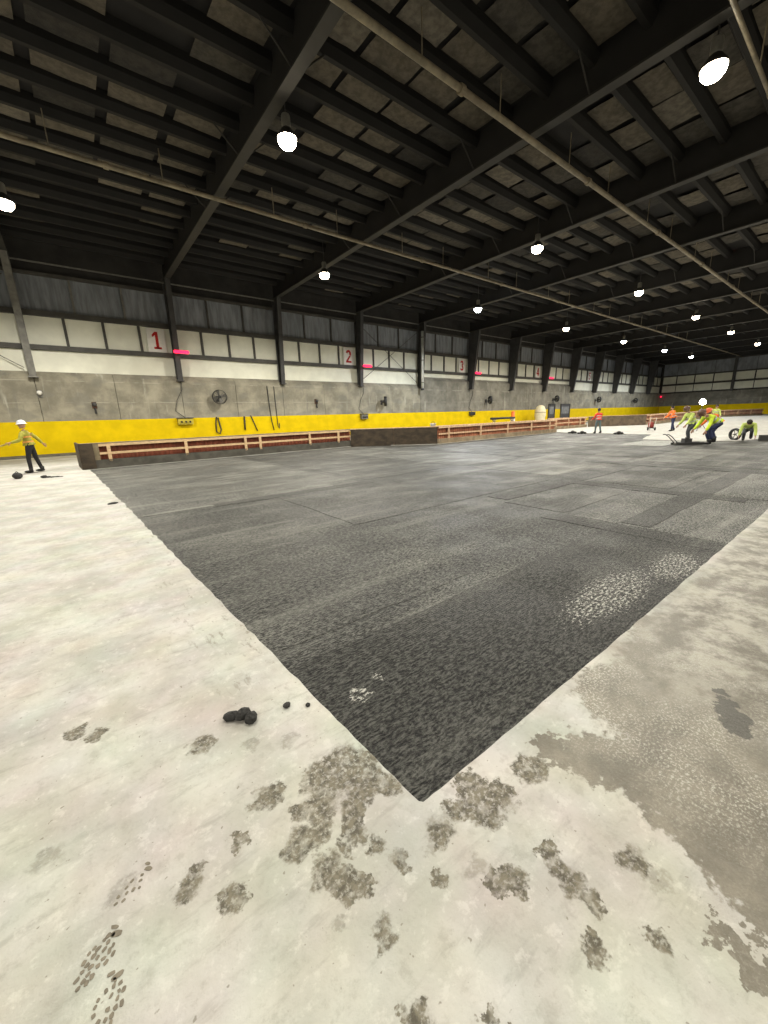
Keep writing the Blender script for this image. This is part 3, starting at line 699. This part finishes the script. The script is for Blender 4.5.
def ply_panel(label, p0, p1, m, h=1.0):
    d = Vector((p1[0] - p0[0], p1[1] - p0[1], 0)); Ln = d.length
    t = thing('plywood_panel', label, 'panel', (p0[0], p0[1], -.03), math.atan2(d.y, d.x), 'angled plywood panels between the barriers')
    k = max(2, round(Ln / 2.4))
    for i in range(k): bx((Ln * i / k + .006, 0, 0), (Ln * (i + 1) / k - .006, .03, h)).build('sheet', m, t)
    bx((0, -.01, h), (Ln, .14, h + .04)).build('cap_board', lumber2_m, t)
    for i in range(1, k):
        x = Ln * i / k; bx((x - .05, .03, 0), (x + .05, .12, h)).build('stud', lumber2_m, t)
ply_panel('dark brown plywood panel set at an angle between the two red barriers', (12.74, 19.40), (16.72, 16.16), darkply_m)
ply_panel('distant brown plywood panel right of the red jacketed worker', (41.4, 18.75), (46.8, 15.35), brownply_m, 1.05)
# things on and behind the barriers
t = thing('bucket', 'small white bucket standing behind the dark plywood panel corner', 'bucket', (17.2, 17.0, 0))
MB().box((-.3, -.25, 0), (.3, .25, .78)).build('stand_crate', ply_m, t)
MB().lathe([(.0, .78), (.13, .78), (.17, 1.12), (.185, 1.13), (.185, 1.16), (.155, 1.16), (.12, .82), (0, .82)], 16).build('pail', white_m, t, True)
MB().tube([(-.17, 0, 1.1), (-.1, 0, 1.25), (.1, 0, 1.25), (.17, 0, 1.1)], .012, 6).build('handle', steel_m, t)
t = thing('traffic_cone', 'orange traffic cone near the wall beyond the pale red barrier', 'cone', (40.5, 27.0, 0))
bx((-.32, -.32, 0), (.32, .32, .06)).build('base', black_m, t)
MB().lathe([(.27, .06), (.25, .08), (.20, 1.75), (.16, 1.82), (0, 1.82)], 16).build('cone_body', orange_m, t, True)
MB().lathe([(.252, .7), (.258, .7), (.245, 1.1), (.238, 1.1)], 16).build('reflective_band', white_m, t)
t = thing('wrapped_drum', 'tall cream wrapped drum by the yellow wall left of the doorways', 'drum', (48.6, 28.3, 0))
MB().lathe([(0, 0), (.62, 0), (.66, .1), (.62, .9), (.70, 1.2), (.66, 1.9), (.45, 2.35), (.2, 2.5), (0, 2.52)], 18).build('wrap', tarp_m, t, True)
for z in (.5, 1.55): MB().lathe([(.66, z), (.72, z), (.72, z + .06), (.66, z + .06)], 18).build('strap', sand_m, t)
t = thing('pipe_bundle', 'low dark length of pipe lying on trestles beyond the pale red barrier', 'pipe', (37.0, 26.0, 0))
MB().tube([(-2, 0, 1.1), (2.6, .2, 1.1)], .12, 10).build('tube', black_m, t, True)
for x in (-1.4, 1.9):
    MB().box((x - .3, -.05, .9), (x + .3, .05, .98)).tube([(x - .25, -.3, 0), (x - .1, 0, .92)], .03, 6).tube([(x + .25, -.3, 0), (x + .1, 0, .92)], .03, 6).tube([(x - .25, .3, 0), (x - .1, 0, .92)], .03, 6).tube([(x + .25, .3, 0), (x + .1, 0, .92)], .03, 6).build('trestle', ply_m, t)

# ------------------------------------------------------------------ people
def skin_mesh(name, verts, edges, radii, m, sub=1):
    me = bpy.data.meshes.new(name); me.from_pydata(verts, edges, [])
    o = bpy.data.objects.new(name, me); C.objects.link(o)
    mod = o.modifiers.new('s', 'SKIN'); mod.use_smooth_shade = True
    for i, r in enumerate(radii):
        me.skin_vertices[0].data[i].radius = r if isinstance(r, tuple) else (r, r)
    me.skin_vertices[0].data[0].use_root = True
    ss = o.modifiers.new('u', 'SUBSURF'); ss.levels = sub; ss.render_levels = sub
    bpy.context.view_layer.update()
    res = bpy.data.meshes.new_from_object(o.evaluated_get(bpy.context.evaluated_depsgraph_get()))
    bpy.data.objects.remove(o); res.name = name; res.materials.clear(); res.materials.append(m)
    return res
CLOTH = {}
def cloth(name, col): return mat('cloth_' + name, col, .85, .22, 9, bump=.01)
def person(label, loc, rz, coat, trousers, lean=0, legs=((10, 15), (-10, 10)), arms=((15, 20, 8), (-10, 20, 8)), head_pitch=0, helmet=None, vest=None, sleeves=True, side_lean=0, scale=1.0, group='workers in high-visibility clothing'):
    rd = math.radians
    la = rd(lean); T = Vector((math.sin(la), math.sin(rd(side_lean)), math.cos(la))).normalized(); F = Vector((math.cos(la), 0, -math.sin(la)))
    hip = Vector((0, 0, 0)); chest = hip + T * .34; sh = hip + T * .47; neck = hip + T * .53
    hp = la * .55 + rd(head_pitch); HT = Vector((math.sin(hp), 0, math.cos(hp)))
    nk = neck + HT * .06; head = neck + HT * .19
    V = {'hip': hip, 'waist': hip + T * .16, 'chest': chest, 'sh': sh, 'neck': neck, 'nk': nk}
    feet = []; low = 0
    for s, (a, k) in zip((1, -1), legs):
        a0, a1 = rd(a), rd(a - k)
        hj = Vector((0, .10 * s, -.03)); kn = hj + Vector((math.sin(a0), .05 * s, -math.cos(a0))).normalized() * .44
        an = kn + Vector((math.sin(a1), .01 * s, -math.cos(a1))).normalized() * .42
        V[f'hj{s}'], V[f'kn{s}'], V[f'an{s}'] = hj, kn, an; low = min(low, an.z)
    for s, (a, k, o_) in zip((1, -1), arms):
        a0, a1 = rd(a), rd(a + k)
        sj = sh + Vector((0, .19 * s, -.02)); el = sj + Vector((math.sin(a0), math.sin(rd(o_)) * s, -math.cos(a0))).normalized() * .30
        wr = el + Vector((math.sin(a1), math.sin(rd(o_)) * .4 * s, -math.cos(a1))).normalized() * .26
        V[f'sj{s}'], V[f'el{s}'], V[f'wr{s}'] = sj, el, wr
        V[f'pm{s}'] = wr + (wr - el).normalized() * .09
    lift = Vector((0, 0, -low + .085))
    V = {k: v + lift for k, v in V.items()}; head = head + lift
    t = thing('person', label, 'person', loc, rz, group); t.scale = (scale,) * 3
    def chain(names, edges, rad, nm, m):
        idx = {n_: i for i, n_ in enumerate(names)}
        return skin_mesh(nm, [tuple(V[n_]) for n_ in names], [(idx[a], idx[b]) for a, b in edges], [rad[n_] for n_ in names], m)
    E_t = [('hip', 'waist'), ('waist', 'chest'), ('chest', 'sh'), ('sh', 'neck')]
    E_l = [e for s in (1, -1) for e in (('hip', f'hj{s}'), (f'hj{s}', f'kn{s}'), (f'kn{s}', f'an{s}'))]
    E_a = [e for s in (1, -1) for e in (('sh', f'sj{s}'), (f'sj{s}', f'el{s}'), (f'el{s}', f'wr{s}'))]
    E_h = [e for s in (1, -1) for e in ((f'wr{s}', f'pm{s}'),)]
    body_n = ['hip', 'waist', 'chest', 'sh', 'neck', 'nk'] + [f'{j}{s}' for s in (1, -1) for j in ('hj', 'kn', 'an', 'sj', 'el', 'wr', 'pm')]
    rb = {'hip': (.12, .10), 'waist': (.11, .09), 'chest': (.13, .10), 'sh': (.10, .08), 'neck': .055, 'nk': .055}
    for s in (1, -1): rb.update({f'hj{s}': .075, f'kn{s}': .05, f'an{s}': .036, f'sj{s}': .055, f'el{s}': .038, f'wr{s}': .028, f'pm{s}': (.035, .02)})
    me = chain(body_n, E_t + [('neck', 'nk')] + E_l + E_a + E_h, rb, 'body', skin_m)
    # head with face, ears and fingers joined into the same mesh
    Hm = Matrix.Rotation(hp, 3, 'Y')
    q = MB(); q.ball(head, (.098, .078, .118), 14, 10, 0, Hm)
    for off, r in (((.098, 0, -.02), (.022, .014, .024)), ((.07, 0, -.085), (.03, .03, .03)), ((0, .08, -.01), (.02, .012, .03)), ((0, -.08, -.01), (.02, .012, .03)), ((.09, 0, -.058), (.008, .022, .006))):
        q.ball(head + Hm @ Vector(off), r, 8, 6, 0, Hm)
    for s in (1, -1):
        d = (V[f'pm{s}'] - V[f'wr{s}']).normalized(); sd = d.cross(Vector((0, 1, 0))); sd = sd.normalized() if sd.length > .1 else Vector((1, 0, 0))
        base = V[f'pm{s}']
        for k, ln in zip((-1.5, -.5, .5, 1.5), (.065, .08, .075, .055)):
            p = base + sd * .019 * k; curl = Vector((0, -s, 0)) * .02
            q.tube([p - d * .02, p + d * ln * .5 + curl * .3, p + d * ln + curl], [.010, .009, .007], 6)
        p = V[f'wr{s}'] + d * .03 - sd * .03
        q.tube([p, p + d * .035 - sd * .03, p + d * .075 - sd * .035], [.013, .011, .008], 6)
    hm = q.mesh('h', skin_m, True)
    bm = bmesh.new(); bm.from_mesh(me); bm.from_mesh(hm); bm.to_mesh(me); bm.free()
    body = link('body', me, t)
    e = MB()
    for s in (1, -1): e.ball(head + Hm @ Vector((.088, .032 * s, .012)), .012, 8, 6)
    e.build('eyes', hair_m, body)
    rp = {'waist': (.145, .125), 'hip': (.16, .14)}
    for s in (1, -1): rp.update({f'hj{s}': .11, f'kn{s}': .075, f'an{s}': .062})
    link('trousers', chain(['hip', 'waist'] + [f'{j}{s}' for s in (1, -1) for j in ('hj', 'kn', 'an')], [('hip', 'waist')] + E_l, rp, 'trousers', trousers), t)
    V['hem'] = V['hip'] + T * .05
    rc = {'waist': (.165, .14), 'hem': (.165, .145), 'chest': (.175, .14), 'sh': (.13, .10), 'neck': (.075, .07)}
    for s in (1, -1): rc.update({f'sj{s}': .082, f'el{s}': .064, f'wr{s}': .048})
    arm_n = [f'{j}{s}' for s in (1, -1) for j in ('sj', 'el', 'wr')] if sleeves else [f'{j}{s}' for s in (1, -1) for j in ('sj', 'el')]
    ea = E_a if sleeves else [e_ for e_ in E_a if not e_[1].startswith('wr')]
    jk = link('jacket', chain(['waist', 'hem', 'chest', 'sh', 'neck'] + arm_n, [('waist', 'hem'), ('waist', 'chest'), ('chest', 'sh'), ('sh', 'neck')] + ea, rc, 'jacket', coat), t)
    Tm = Matrix.Rotation(la, 4, 'Y')
    band = mat('reflective_tape', (.62, .63, .60), .35, .1, 8)
    for f_ in (.13, .30):
        q = MB(); c = V['hip'] + T * f_
        prof = [(1.0, -.025), (1.0, .025)]
        M = Matrix.Translation(c) @ Tm @ Matrix.Diagonal((.152, .182, 1, 1))
        q.lathe(prof, 18, M); q.build('reflective_band', vest or band, jk)
    for s in (1, -1):
        an = V[f'an{s}']; q = MB(); q.ball((an.x + .07, an.y, an.z - .035), (.145, .052, .05), 10, 6).tube([(an.x, an.y, an.z - .05), (an.x, an.y, an.z + .10)], [.055, .062], 10)
        q.build('boot', black_m, t, True)
    t['hand'] = (Matrix.Translation(loc) @ Matrix.Rotation(rz, 4, 'Z') @ Matrix.Diagonal((scale, scale, scale, 1)) @ V['pm1'].to_4d()).to_3d()
    if helmet is not None:
        M = Matrix.Translation(head + HT * .035) @ Hm.to_4x4()
        q = MB().lathe([(.155, 0), (.15, .012), (.128, .02), (.125, .06), (.10, .11), (.05, .14), (0, .148)], 18, M)
        q.build('helmet', helmet, t, True)
    else:
        M = Matrix.Translation(head + HT * .015 - Hm @ Vector((.015, 0, 0))) @ Hm.to_4x4()
        MB().lathe([(.088, -.06), (.106, 0), (.100, .06), (.07, .105), (0, .122)], 14, M).build('hair', hair_m, t, True)
    return t
lime = cloth('lime', (.62, .80, .05)); limepale = cloth('lime_pale', (.58, .70, .18)); orange_c = cloth('orange', (.95, .20, .03)); redc = cloth('red', (.85, .07, .04))
navy = cloth('navy', (.025, .032, .085)); blackc = cloth('black', (.015, .014, .016)); olive = cloth('olive', (.36, .34, .05)); teal = cloth('teal_grey', (.12, .17, .17)); dgrey = cloth('dark_grey', (.05, .055, .06))
h_white = mat('helmet_white', (.72, .74, .80), .4, .05, 5); h_dark = mat('helmet_dark', (.10, .05, .03), .5, .1, 5); h_orange = mat('helmet_orange', (.7, .12, .03), .45, .1, 5)
vest_o = cloth('vest_orange', (.75, .33, .08))
LEFT = math.radians(141.7)
rope_man = person('worker in olive vest and white helmet leaning by the yellow wall at far left', (-1.42, 19.6, 0), math.radians(165), olive, blackc, lean=7, legs=((10, 10), (-8, 6)), arms=((12, 62, 40), (-45, 15, 40)), helmet=h_white, vest=vest_o, sleeves=True, scale=1.04)
person('worker in a red jacket standing alone before the distant plywood panel', (29.95, 12.85, 0), math.radians(60), redc, teal, lean=4, legs=((10, 8), (-8, 8)), arms=((20, 40, 14), (15, 40, 14)), scale=.98)
person('worker in an orange jacket and dark trousers left of the crouching group', (34.2, 9.5, 0), LEFT, orange_c, navy, lean=16, legs=((14, 12), (-12, 8)), arms=((30, 30, 10), (20, 30, 10)), scale=1.0)
person('worker in pale lime vest and dark helmet stooping at the left of the group', (22.9, 5.55, 0), LEFT, limepale, dgrey, lean=30, legs=((40, 52), (16, 34)), arms=((25, 15, 8), (20, 20, 8)), head_pitch=20, helmet=h_dark, scale=1.0)
person('worker in bright lime jacket and navy trousers bent over in front of the group', (22.2, 4.5, 0), math.radians(140), lime, navy, lean=58, legs=((62, 86), (40, 66)), arms=((18, 12, 12), (26, 10, 10)), head_pitch=30, helmet=h_dark, scale=1.15)
person('worker in an orange vest bent over behind the lime jacketed one', (23.6, 4.72, 0), math.radians(130), orange_c, navy, lean=42, legs=((48, 70), (24, 44)), arms=((20, 15, 10), (30, 10, 10)), head_pitch=25, helmet=h_orange, scale=1.0)
person('small distant worker in lime vest and dark cap beyond the group', (40.0, 8.35, 0), math.radians(200), limepale, dgrey, lean=5, legs=((6, 6), (-8, 8)), arms=((15, 30, 10), (20, 40, 10)), scale=.98)
person('worker in pale lime jacket crouching head down at the far right', (25.6, 4.0, -.0), math.radians(188), limepale, dgrey, lean=62, legs=((88, 128), (70, 120)), arms=((20, 10, 12), (25, 5, 12)), head_pitch=40, scale=1.05)

# ------------------------------------------------------------------ tools and equipment near the workers
hnd = Vector(rope_man['hand'])
for o in C.objects:
    if 'hand' in o: del o['hand']
t = thing('rope', 'thin yellowish rope stretched from the olive vested worker to the left', 'rope', (hnd.x, hnd.y, 0))
MB().tube([(.05, 0, hnd.z), (-.6, .1, .93), (-1.4, .2, .80), (-2.6, .5, .70), (-4.2, .9, .55)], .03, 8).build('strand', mat('rope_yellow', (.34, .25, .05), .8, .2, 20), t, True)
t = thing('rubber_ball_weight', 'dark round weight lying on the pale floor at far left', 'weight', (-1.76, 17.6, 0))
MB().ball((0, 0, .105), (.135, .135, .11), 16, 10, .03).build('lump', rubble_m, t, True); MB().tube([(-.04, 0, .20), (0, 0, .25), (.04, 0, .20)], .015, 6).build('eyelet', steel_m, t)
def rubble(name, pts, label, m=rubble_m, group=None):
    t = thing(name, label, 'rubble', (pts[0][0], pts[0][1], 0), 0, group)
    for (x, y, a, b, c, rz) in pts:
        MB().ball((x - pts[0][0], y - pts[0][1], c * .85), (a, b, c), 9, 6, .13, Matrix.Rotation(rz, 3, 'Z')).build('lump', m, t)
rubble('rubble_trail', [(-1.07, 17.1, .10, .07, .05, 0), (-.95, 17.1, .07, .05, .03, 1), (-.84, 17.05, .10, .04, .02, .3), (-.72, 17.03, .08, .04, .02, -.3), (-.62, 17.0, .05, .03, .015, 0)], 'short trail of dark rubble on the pale floor near the barrier corner')
rubble('asphalt_lump', [(.425, 2.02, .055, .034, .022, -.5), (.475, 1.985, .05, .036, .03, .2), (.50, 1.93, .038, .036, .030, .6)], 'black lump of broken asphalt lying on the pale floor', rubble_m)
rubble('asphalt_chip', [(.705, 1.905, .024, .022, .012, .4)], 'small black chip beside the dark bed edge, right of the lump')
rubble('asphalt_chip', [(.805, 1.83, .018, .014, .008, .9)], 'smallest black chip touching the dark bed edge')
rubble('asphalt_chip', [(.38, 10.0, .11, .05, .02, .2)], 'flat dark chip on the pale floor further along the left bed edge')
for (x, y, lb) in ((29.6, 14.5, 'small dark heap at the far bed edge left of the red jacketed worker'), (29.4, 11.2, 'small dark heap at the far bed edge right of the red jacketed worker'), (29.2, 13.6, 'low dark heap at the far bed edge before the red jacketed worker')):
    rubble('rubble_heap', [(x, y, .22, .15, .11, .2), (x + .2, y - .12, .13, .1, .07, .8), (x - .1, y + .18, .13, .12, .06, 0)], lb)
# powered screed the group is working on
t = thing('power_screed', 'low dark powered screed with drag handle on the ground before the crouching workers', 'machine', (21.55, 5.75, -.03), math.radians(-40))
for y in (-.16, .16): MB().box((-.1, y - .03, .02), (1.15, y + .03, .12)).build('beam', steel_m, t)
for x in (0, .5, 1.05): MB().box((x - .03, -.16, .06), (x + .03, .16, .10)).build('cross_bar', steelg_m, t)
MB().box((.30, -.12, .10), (.62, .12, .30)).build('engine', mat('engine_grey', (.05, .05, .05), .5), t)
MB().lathe([(0, .36), (.07, .35), (.08, .30), (0, .30)], 14, Matrix.Translation((.46, 0, 0))).build('air_filter', black_m, t, True)
for y in (-.12, .12): MB().tube([(0, y, .1), (-.3, y, .40), (-.45, y, .50), (-.55, y, .50)], .02, 8).build('handle', steel_m, t)

t = thing('straightedge', 'long dark screed beam on the ground right of the crouching worker', 'beam', (25.5, 3.55, -.03), math.radians(-60))
MB().box((0, -.08, .03), (3.2, .08, .30)).build('beam', steel_m, t); bx((0, -.14, 0), (3.2, .14, .03)).build('shoe', steelg_m, t)
MB().tube([(2.6, 0, .3), (2.7, -.3, .75), (2.9, -.5, .85)], .02, 8).build('handle', steelg_m, t)
t = thing('wheel', 'dark upright wheel left of the crouching worker', 'wheel', (25.8, 4.5, -.03), math.radians(60))
MB().lathe([(.20, -.05), (.27, -.055), (.30, -.03), (.30, .03), (.27, .055), (.20, .05), (.20, -.05)], 20, Matrix.Translation((0, 0, .30)) @ Matrix.Rotation(1.5708, 4, 'X')).build('tyre', black_m, t, True)
for k in range(5): MB().tube([(0, 0, .30), (.2 * math.cos(k * 1.2566), 0, .30 + .2 * math.sin(k * 1.2566))], .014, 6).build('spoke', steelg_m, t)
MB().tube([(0, -.06, .3), (0, .06, .3)], .035, 10).build('hub', steelg_m, t)
t = thing('hand_cart', 'small red and black cart with white handle left of the orange worker', 'cart', (35.0, 11.1, 0), math.radians(30))
MB().box((-.3, -.2, .16), (.3, .2, .22)).build('deck', black_m, t)
MB().lathe([(0, 0), (.17, 0), (.19, .04), (.19, .34), (.12, .42), (0, .43)], 14, Matrix.Translation((.05, 0, .22))).build('tank', mat('tank_red', (.30, .04, .03), .5), t, True)
for y in (-.23, .23): MB().lathe([(.03, -.03), (.12, -.035), (.14, 0), (.12, .035), (.03, .03)], 14, Matrix.Translation((-.2, y, .14)) @ Matrix.Rotation(1.5708, 4, 'X')).build('wheel', black_m, t, True)
MB().tube([(-.28, -.18, .2), (-.5, -.18, .95), (-.5, .18, .95), (-.28, .18, .2)], .022, 8).build('handle', white_m, t)
MB().tube([(.25, 0, .0), (.25, 0, .18)], .02, 8).build('foot', black_m, t)
# tripod work light
t = thing('work_light', 'bright work light on a tripod behind the crouching group', 'work light', (34.0, 7.9, 0))
for k in range(3):
    a = k * 2.094 + .4; MB().tube([(.5 * math.cos(a), .5 * math.sin(a), 0), (0, 0, .75)], .018, 8).build('leg', steel_m, t)
MB().tube([(0, 0, .6), (0, 0, 1.8)], .022, 8).build('pole', steel_m, t)
WLM = Matrix.Translation((0, 0, 1.97)) @ Matrix.Rotation(-1.5708, 4, 'Y')
MB().lathe([(0, -.12), (.10, -.12), (.21, .0), (.21, .05), (.19, .05), (.19, .02)], 18, WLM).build('lamp_housing', black_m, t)
MB().lathe([(.19, .03), (.15, .06), (.08, .075), (0, .08)], 18, WLM).build('lens', lamp_emit('work_light_glow', (1, .93, .75), 60), t)
bx((-.02, -.05, 2.17), (.02, .05, 2.23)).build('grip', steel_m, t)

# ------------------------------------------------------------------ boot prints with tread marks on the near floor
def boot_print(x, y, rz, label, lugs, s=1.0):
    me = MB()
    for (u, v, a, b, r) in lugs:
        k = 9; pts = []; c, sn = math.cos(r), math.sin(r)
        for i in range(k):
            an = 2 * math.pi * i / k; rr = random.uniform(.8, 1.12); p, q = a * rr * math.copysign(abs(math.cos(an)) ** .7, math.cos(an)), b * rr * math.copysign(abs(math.sin(an)) ** .7, math.sin(an))
            pts.append(((u + p * c - q * sn) * s, (v + p * sn + q * c) * s))
        me.poly([(p[0], p[1], 0) for p in pts] + [(p[0] * .995, p[1] * .995, .0015) for p in pts], [tuple(range(k, 2 * k))] + [(i, (i + 1) % k, k + (i + 1) % k, k + i) for i in range(k)])
    o = me.build('boot_print', mud_m); o.location = (x, y, 0.0); o.rotation_euler = (0, 0, rz)
    return tag(o, label, 'footprint', 'muddy boot prints on the pale floor')
def tread(drop):
    out = []
    for u in range(-3, 5):
        for v in range(-2, 3):
            x, y = u * .020 + random.uniform(-.004, .004), v * .020 + random.uniform(-.004, .004)
            wd = .048 if u > -1 else .036
            if (x - .01) ** 2 / .0058 + y * y / wd ** 2 < 1 and random.random() > drop: out.append((x, y, random.uniform(.006, .0105), random.uniform(.005, .0075), random.uniform(-.7, .7)))
    return out + [(.088, -.008, .010, .020, .3), (.102, .016, .007, .014, .1)]
full, full2, part = tread(.08), tread(.15), tread(.55)
boot_print(-.245, 1.25, math.radians(40), 'clear muddy boot print with tread lugs at the lower left', full, .92)
boot_print(-.215, 1.105, math.radians(72), 'muddy boot print cut by the bottom edge at the lower left', full2, .85)
boot_print(-.13, 1.42, math.radians(30), 'broken faint boot print with black crumbs above the clear one', part, .8)

for o in list(C.objects):
    if o.type == 'MESH' and not o.data.materials: o.data.materials.append(steel_m)
